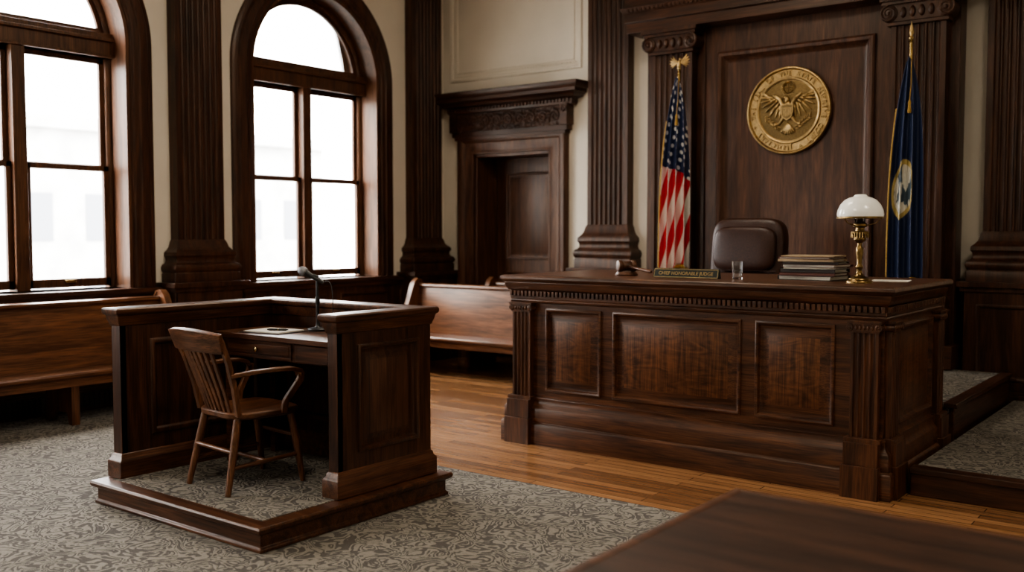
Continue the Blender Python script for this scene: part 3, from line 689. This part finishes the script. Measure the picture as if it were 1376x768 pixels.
b.done('judge_nameplate',0,loc=(-3.31,6.36,BT+.001),recalc=True)
b=B().use(BW['x']); b.lathe((0,0,0),[(.085,0),(.088,.008),(.08,.02),(.076,.028),(0,.028)],32)
hc=V3((0,0,.072)); ax=V3((.62,.78,0)).normalized(); 
U2=V3((-ax.y,ax.x,0)); g=1.25
b.lathe(hc-ax*.06*g,[(r*g,q*g) for r,q in [(.026,0),(.034,.004),(.036,.02),(.034,.03),(.029,.034),(.031,.04),(.029,.06),(.031,.08),(.029,.086),(.034,.09),(.036,.1),(.034,.116),(.026,.12)]],24,U2,Z,ax)
hd=V3((.93,-.36,-.12)).normalized()
b.tube([hc,hc+hd*.05,hc+hd*.12,hc+hd*.22,hc+hd*.28,hc+hd*.30],[.010,.010,.009,.013,.015,.009],12)
b.done('gavel',0,loc=(-3.88,6.5,BT+.001))
b=B().use(PAPER); b.box(-.12,.12,-.09,.09,0,.003); b.box(-.11,.13,-.085,.095,.003,.006); b.done('paper_sheets',0,loc=(-2.0,6.8,BT+.001),rotz=.2)

# ---------------------------------------------------------------- flags
def flagmat(kind):
    m,nt,bs=newmat('flag_'+kind); L=nt.links.new
    uv=N(nt,'ShaderNodeUVMap'); uv.uv_map='UVMap'; sp=N(nt,'ShaderNodeSeparateXYZ'); L(uv.outputs[0],sp.inputs[0])
    def ma(op,a,b_=None,c=None):
        n=N(nt,'ShaderNodeMath',operation=op)
        for i,q in enumerate((a,b_,c)):
            if q is None: continue
            if isinstance(q,(int,float)): n.inputs[i].default_value=q
            else: L(q,n.inputs[i])
        return n.outputs[0]
    def mix(f,a,b_):
        n=N(nt,'ShaderNodeMix',data_type='RGBA')
        L(f,n.inputs[0])
        for q,i in ((a,6),(b_,7)):
            if isinstance(q,tuple): n.inputs[i].default_value=(*q,1)
            else: L(q,n.inputs[i])
        return n.outputs[2]
    s,t=sp.outputs[0],sp.outputs[1]
    if kind=='us':
        st=ma('FRACT',ma('ADD',ma('MULTIPLY',s,3.6),ma('MULTIPLY',t,3.4)))
        c=mix(ma('GREATER_THAN',st,.5),(.48,.010,.02),(.74,.70,.64))
        fu=ma('SUBTRACT',ma('FRACT',ma('ADD',ma('MULTIPLY',s,5.5),ma('MULTIPLY',t,4))),.5); fv=ma('SUBTRACT',ma('FRACT',ma('SUBTRACT',ma('MULTIPLY',t,22),ma('MULTIPLY',s,3))),.5)
        d=ma('ADD',ma('MULTIPLY',ma('MULTIPLY',fu,fu),1.6),ma('MULTIPLY',fv,fv))
        star=ma('LESS_THAN',d,.06)
        blue=mix(star,(.010,.020,.070),(.70,.68,.65))
        can=ma('LESS_THAN',ma('ADD',t,ma('MULTIPLY',s,-.10)),.43)
        c=mix(can,c,blue)
    else:
        du=ma('MULTIPLY',ma('SUBTRACT',s,.40),.9); dv=ma('MULTIPLY',ma('SUBTRACT',t,.58),2.2)
        d=ma('SQRT',ma('ADD',ma('MULTIPLY',du,du),ma('MULTIPLY',dv,dv)))
        no=N(nt,'ShaderNodeTexNoise'); no.inputs['Scale'].default_value=9; L(uv.outputs[0],no.inputs['Vector'])
        pic=mix(ma('GREATER_THAN',no.outputs['Fac'],.54),(.70,.67,.58),(.06,.09,.12))
        ring=mix(ma('LESS_THAN',d,.24),(.48,.36,.13),pic)
        c=mix(ma('LESS_THAN',d,.29),(.009,.020,.066),ring)
    L(c,bs.inputs['Base Color']); bs.inputs['Roughness'].default_value=.55; bs.inputs['Sheen Weight'].default_value=.05
    return m
def flag(name,kind,loc,ztop,zcl,zbot,eagle,wid=.27,sh=0,amp=1,n_=3.4):
    e=empty(name,loc)
    b=B().use(BRASS); b.lathe((0,0,0),[(.16,0),(.16,.015),(.13,.03),(.05,.05),(.03,.08),(.02,.1)],28)
    b.tube([(0,0,.05),(0,0,ztop-.13)],.014,12)
    b.lathe((0,0,ztop-.15),[(.016,0),(.024,.01),(.012,.02),(.02,.035),(.02,.045),(.008,.055)],16)
    if eagle:
        z=ztop-.05
        b.use(GOLD); b.sup((0,0,z-.02),(.022,.022,.045),nu=12,nv=8); b.sup((.012,-.01,z+.03),(.014,.014,.016),nu=10,nv=8); b.tube([(.02,-.012,z+.03),(.04,-.02,z+.024)],[.006,.001],6)
        for sg in (-1,1):
            for k in range(6):
                a=math.radians(70-k*24); d=V3((sg*math.cos(a)*.8+sg*.2,.1,math.sin(a))).normalized()
                L_=.085-.005*k; b.tube([V3((sg*.012,0,z)),V3((sg*.02,0,z))+d*L_*.5+X*sg*.015,V3((sg*.02,0,z))+d*L_+X*sg*.02],[.01,.012,.003],6,)
    else:
        b.use(GOLD); b.lathe((0,0,ztop-.10),[(.006,0),(.02,.03),(.016,.06),(.001,.13)],8)
    b.done('pole_and_stand',0,e)
    L_=zcl-zbot; nT=70; nS=110
    def P(i,j,off=0):
        t=i/nT; s=j/nS
        w=.05+wid*(1-math.exp(-t*4.2)); A=(.012+.040*min(1,t*2))*amp
        ph=1.3*math.sin(t*3)+t*1.2
        x=sh*t+(s-.5)*w+.022*amp*math.sin(s*2*pi*n_*1+ph+.9)*min(1,t*2)-.02*t
        y=-.03-A*math.sin(s*2*pi*n_+ph)-.02*math.sin(s*pi)
        z=zcl-t*L_+ (.10*(1-t)*(0.5-abs(s-.5)))-.05*t*math.sin(s*5+1)
        return V3((x,y,z))
    fm=flagmat(kind)
    b=B().use(fm); b.grid([[P(i,j) for j in range(nS+1)] for i in range(nT+1)],uv=lambda i,j:(j/nS,i/nT))
    o=b.done('cloth',0,e,smooth=80,recalc=False)
    o.modifiers.new('t','SOLIDIFY').thickness=.003
    b=B().use(plain('gold_fringe_'+kind,(.42,.25,.05),.7,noise=.3,nscale=200,bump=.5))
    bot=[P(nT,j) for j in range(nS+1)]
    b.grid([bot,[p-Z*.045 for p in bot]]); 
    ed=[P(i,0) for i in range(14,nT+1)]; b.grid([ed,[p-X*.012+Y*.004 for p in ed]])
    o=b.done('fringe',0,e,smooth=80,recalc=False); o.modifiers.new('t','SOLIDIFY').thickness=.006
    b=B().use(o.data.materials[0])
    cpts=[(0,-.02,ztop-.16),(.02,-.05,ztop-.22),(.025,-.07,zcl-.2),(.02,-.085,zcl-.32)]
    b.tube(cpts,.004,6); b.lathe((.02,-.085,zcl-.43),[(.014,0),(.017,.01),(.011,.07),(.014,.09),(.006,.11)],12)
    b.done('cord_and_tassel',0,e)
flag('american_flag','us',(-4.62,8.72,.402),2.94,2.70,.86,True,.27)
flag('state_flag','state',(-2.43,8.72,.402),2.98,2.66,.80,False,.24,.01,.75,2.9)

# ---------------------------------------------------------------- pews
def pew(name,L,loc,rotz,legs=None):
    b=B()
    end=[(.04,0),(.05,.2),(.02,.38),(-.01,.44),(-.015,.58),(.0,.64),(.04,.675),(.10,.675),(.17,.65),(.25,.66),(.33,.74),(.38,.86),(.42,.97),(.455,1.03),(.50,1.06),(.55,1.05),(.58,1.01),(.58,.95),(.56,.88),(.545,.6),(.55,.2),(.57,0)]
    ends=[0,L-.05]
    for x in ends:
        b.use(PW['z']); b.prism(end,V3((x,0,0)),Y,Z,X,0,.05)
        b.sweep(end[3:19],[(0,-.008),(-.018,-.008),(-.018,.058),(0,.058)],V3((x,0,0)),Y,Z,X,pclosed=True)
        b.spiral(V3((x-.006,.045,.63)),Y,Z,.035,1.3,.006); b.spiral(V3((x+.056,.045,.63)),Y,Z,.035,1.3,.006)
    k=max(1,int(L/1.4))
    for x in (legs or [L*i/k for i in range(1,k)]): b.prism([(.08,0),(.08,.40),(.5,.40),(.52,.05),(.52,0),(.46,0),(.42,.1),(.16,.1),(.13,0)],V3((x,0,0)),Y,Z,X,-.035,.035)
    b.use(PW['x'])
    b.prism([(.03,.40),(.015,.415),(.015,.435),(.03,.447),(.2,.435),(.46,.43),(.46,.41),(.2,.413)],V3((.04,0,0)),Y,Z,X,0,L-.08)
    b.prism([(.05,.33),(.07,.33),(.07,.41),(.05,.41)],V3((.04,0,0)),Y,Z,X,0,L-.08)
    bk=[(.43,.43),(.455,.55),(.475,.7),(.50,.85),(.53,.99),(.55,.99),(.523,.85),(.50,.7),(.48,.55),(.46,.41)]
    b.prism(bk,V3((.04,0,0)),Y,Z,X,0,L-.08)
    b.prism([(.505,.975),(.495,.99),(.50,1.01),(.53,1.02),(.565,1.015),(.575,.99),(.565,.975)],V3((.04,0,0)),Y,Z,X,0,L-.08)
    return b.done(name,.004,loc=loc,rotz=rotz)
pew('pew',2.12,(-8.16,8.20,0),0)
pew('pew.001',1.5,(-7.62,8.98,.0),0)
pew('pew.002',7.28,(-7.80,-1.9,.012),pi/2,[1.5,3.0,4.4,6.15])

b=B().use(BLACK); b.box(XL+.076,XL+.085,3.6,5.2,.03,.17)
for i in range(32): b.box(XL+.085,XL+.095,3.62+.05*i,3.645+.05*i,.035,.165)
b.done('floor_vent',.001)

# ---------------------------------------------------------------- counsel table
b=B().use(TW); tx0,tx1,ty0,ty1=-1.40,1.2,1.55,3.08
b.box(tx0+.002,tx1-.002,ty0+.002,ty1-.002,.722,.7595)
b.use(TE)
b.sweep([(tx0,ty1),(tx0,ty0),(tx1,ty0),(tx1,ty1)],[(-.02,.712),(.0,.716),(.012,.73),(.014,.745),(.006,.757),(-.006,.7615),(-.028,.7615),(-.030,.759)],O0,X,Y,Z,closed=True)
b.use(BW['x'])
b.box(tx0+.1,tx1-.1,ty0+.1,ty0+.13,.6,.72); b.box(tx0+.1,tx1-.1,ty1-.13,ty1-.1,.6,.72); b.box(tx0+.1,tx0+.13,ty0+.1,ty1-.1,.6,.72); b.box(tx1-.13,tx1-.1,ty0+.1,ty1-.1,.6,.72)
for xx in (tx0+.14,tx1-.14):
    for yy in (ty0+.14,ty1-.14): b.lathe((xx,yy,.012),[(.03,0),(.04,.03),(.03,.06),(.035,.2),(.05,.4),(.045,.52),(.06,.55),(.06,.70)],20)
b.done('counsel_table',.003)

# ---------------------------------------------------------------- outside
ST=plain('pale_stone_facade',(.42,.42,.41),.9,noise=.1,nscale=1); SD=plain('facade_window_glass',(.16,.17,.19),.4)
def bld(name,xf,ya,yb,zt):
    b=B().use(ST); b.box(xf-4,xf,ya,yb,-4,zt); b.box(xf,xf+.3,ya-.1,yb+.1,zt-.5,zt)
    b.use(SD); yy=ya+1.2
    while yy<yb-1.2:
        z=-2
        while z<zt-2: b.box(xf,xf+.03,yy,yy+1.1,z,z+1.8); z+=3.3
        yy+=2.4
    b.done(name,0)
bld('street_building',-30,-8,9.5,4.6); bld('street_building.001',-36,14,32,6.0); bld('street_building.002',-30,-32,-12,8)
b=B().use(plain('outside_ground',(.35,.35,.34),.9)); b.box(-80,XL-1.2,-50,60,-4.2,-4); b.done('outside_ground',0)

# ---------------------------------------------------------------- light
w=bpy.data.worlds.new('world'); bpy.context.scene.world=w; w.use_nodes=True
bg=w.node_tree.nodes['Background']; bg.inputs[0].default_value=(1,.985,.965,1); bg.inputs[1].default_value=28
def area(name,loc,rot,sx,sy,p,col=(1,1,1),portal=False):
    l=bpy.data.lights.new(name,'AREA'); l.shape='RECTANGLE'; l.size=sx; l.size_y=sy; l.energy=p; l.color=col
    if portal: l.cycles.is_portal=True
    o=bpy.data.objects.new(name,l); o.location=loc; o.rotation_euler=rot; bpy.context.scene.collection.objects.link(o); return o
for i,c in enumerate(WC):
    area('window_portal' if i==0 else 'window_portal.%03d'%i,(XL-.42,c,2.75),(0,math.radians(-90),0),3.4,2.0,1,portal=True)
for i,(x,y) in enumerate(((-3.2,1.5),(0.5,4.5),(-4.5,6.0))):
    area('overhead_fill' if i==0 else 'overhead_fill.%03d'%i,(x,y,HC-.1),(0,0,0),1.2,1.2,85,(1,.88,.72))  # added warm fill under the ceiling, no visible fixtures
try:
    bpy.context.scene.view_settings.look='AgX - Medium High Contrast'
except Exception as ex: print(ex)

# ---------------------------------------------------------------- camera
cam=bpy.data.cameras.new('camera'); co=bpy.data.objects.new('camera',cam); bpy.context.scene.collection.objects.link(co)
co.location=(0,0,1.63); co.rotation_euler=(math.radians(90-3.13),0,math.radians(37.5))
cam.sensor_width=36; cam.lens=34.46; cam.dof.use_dof=True; cam.dof.focus_distance=6.1; cam.dof.aperture_fstop=1.4
bpy.context.scene.camera=co
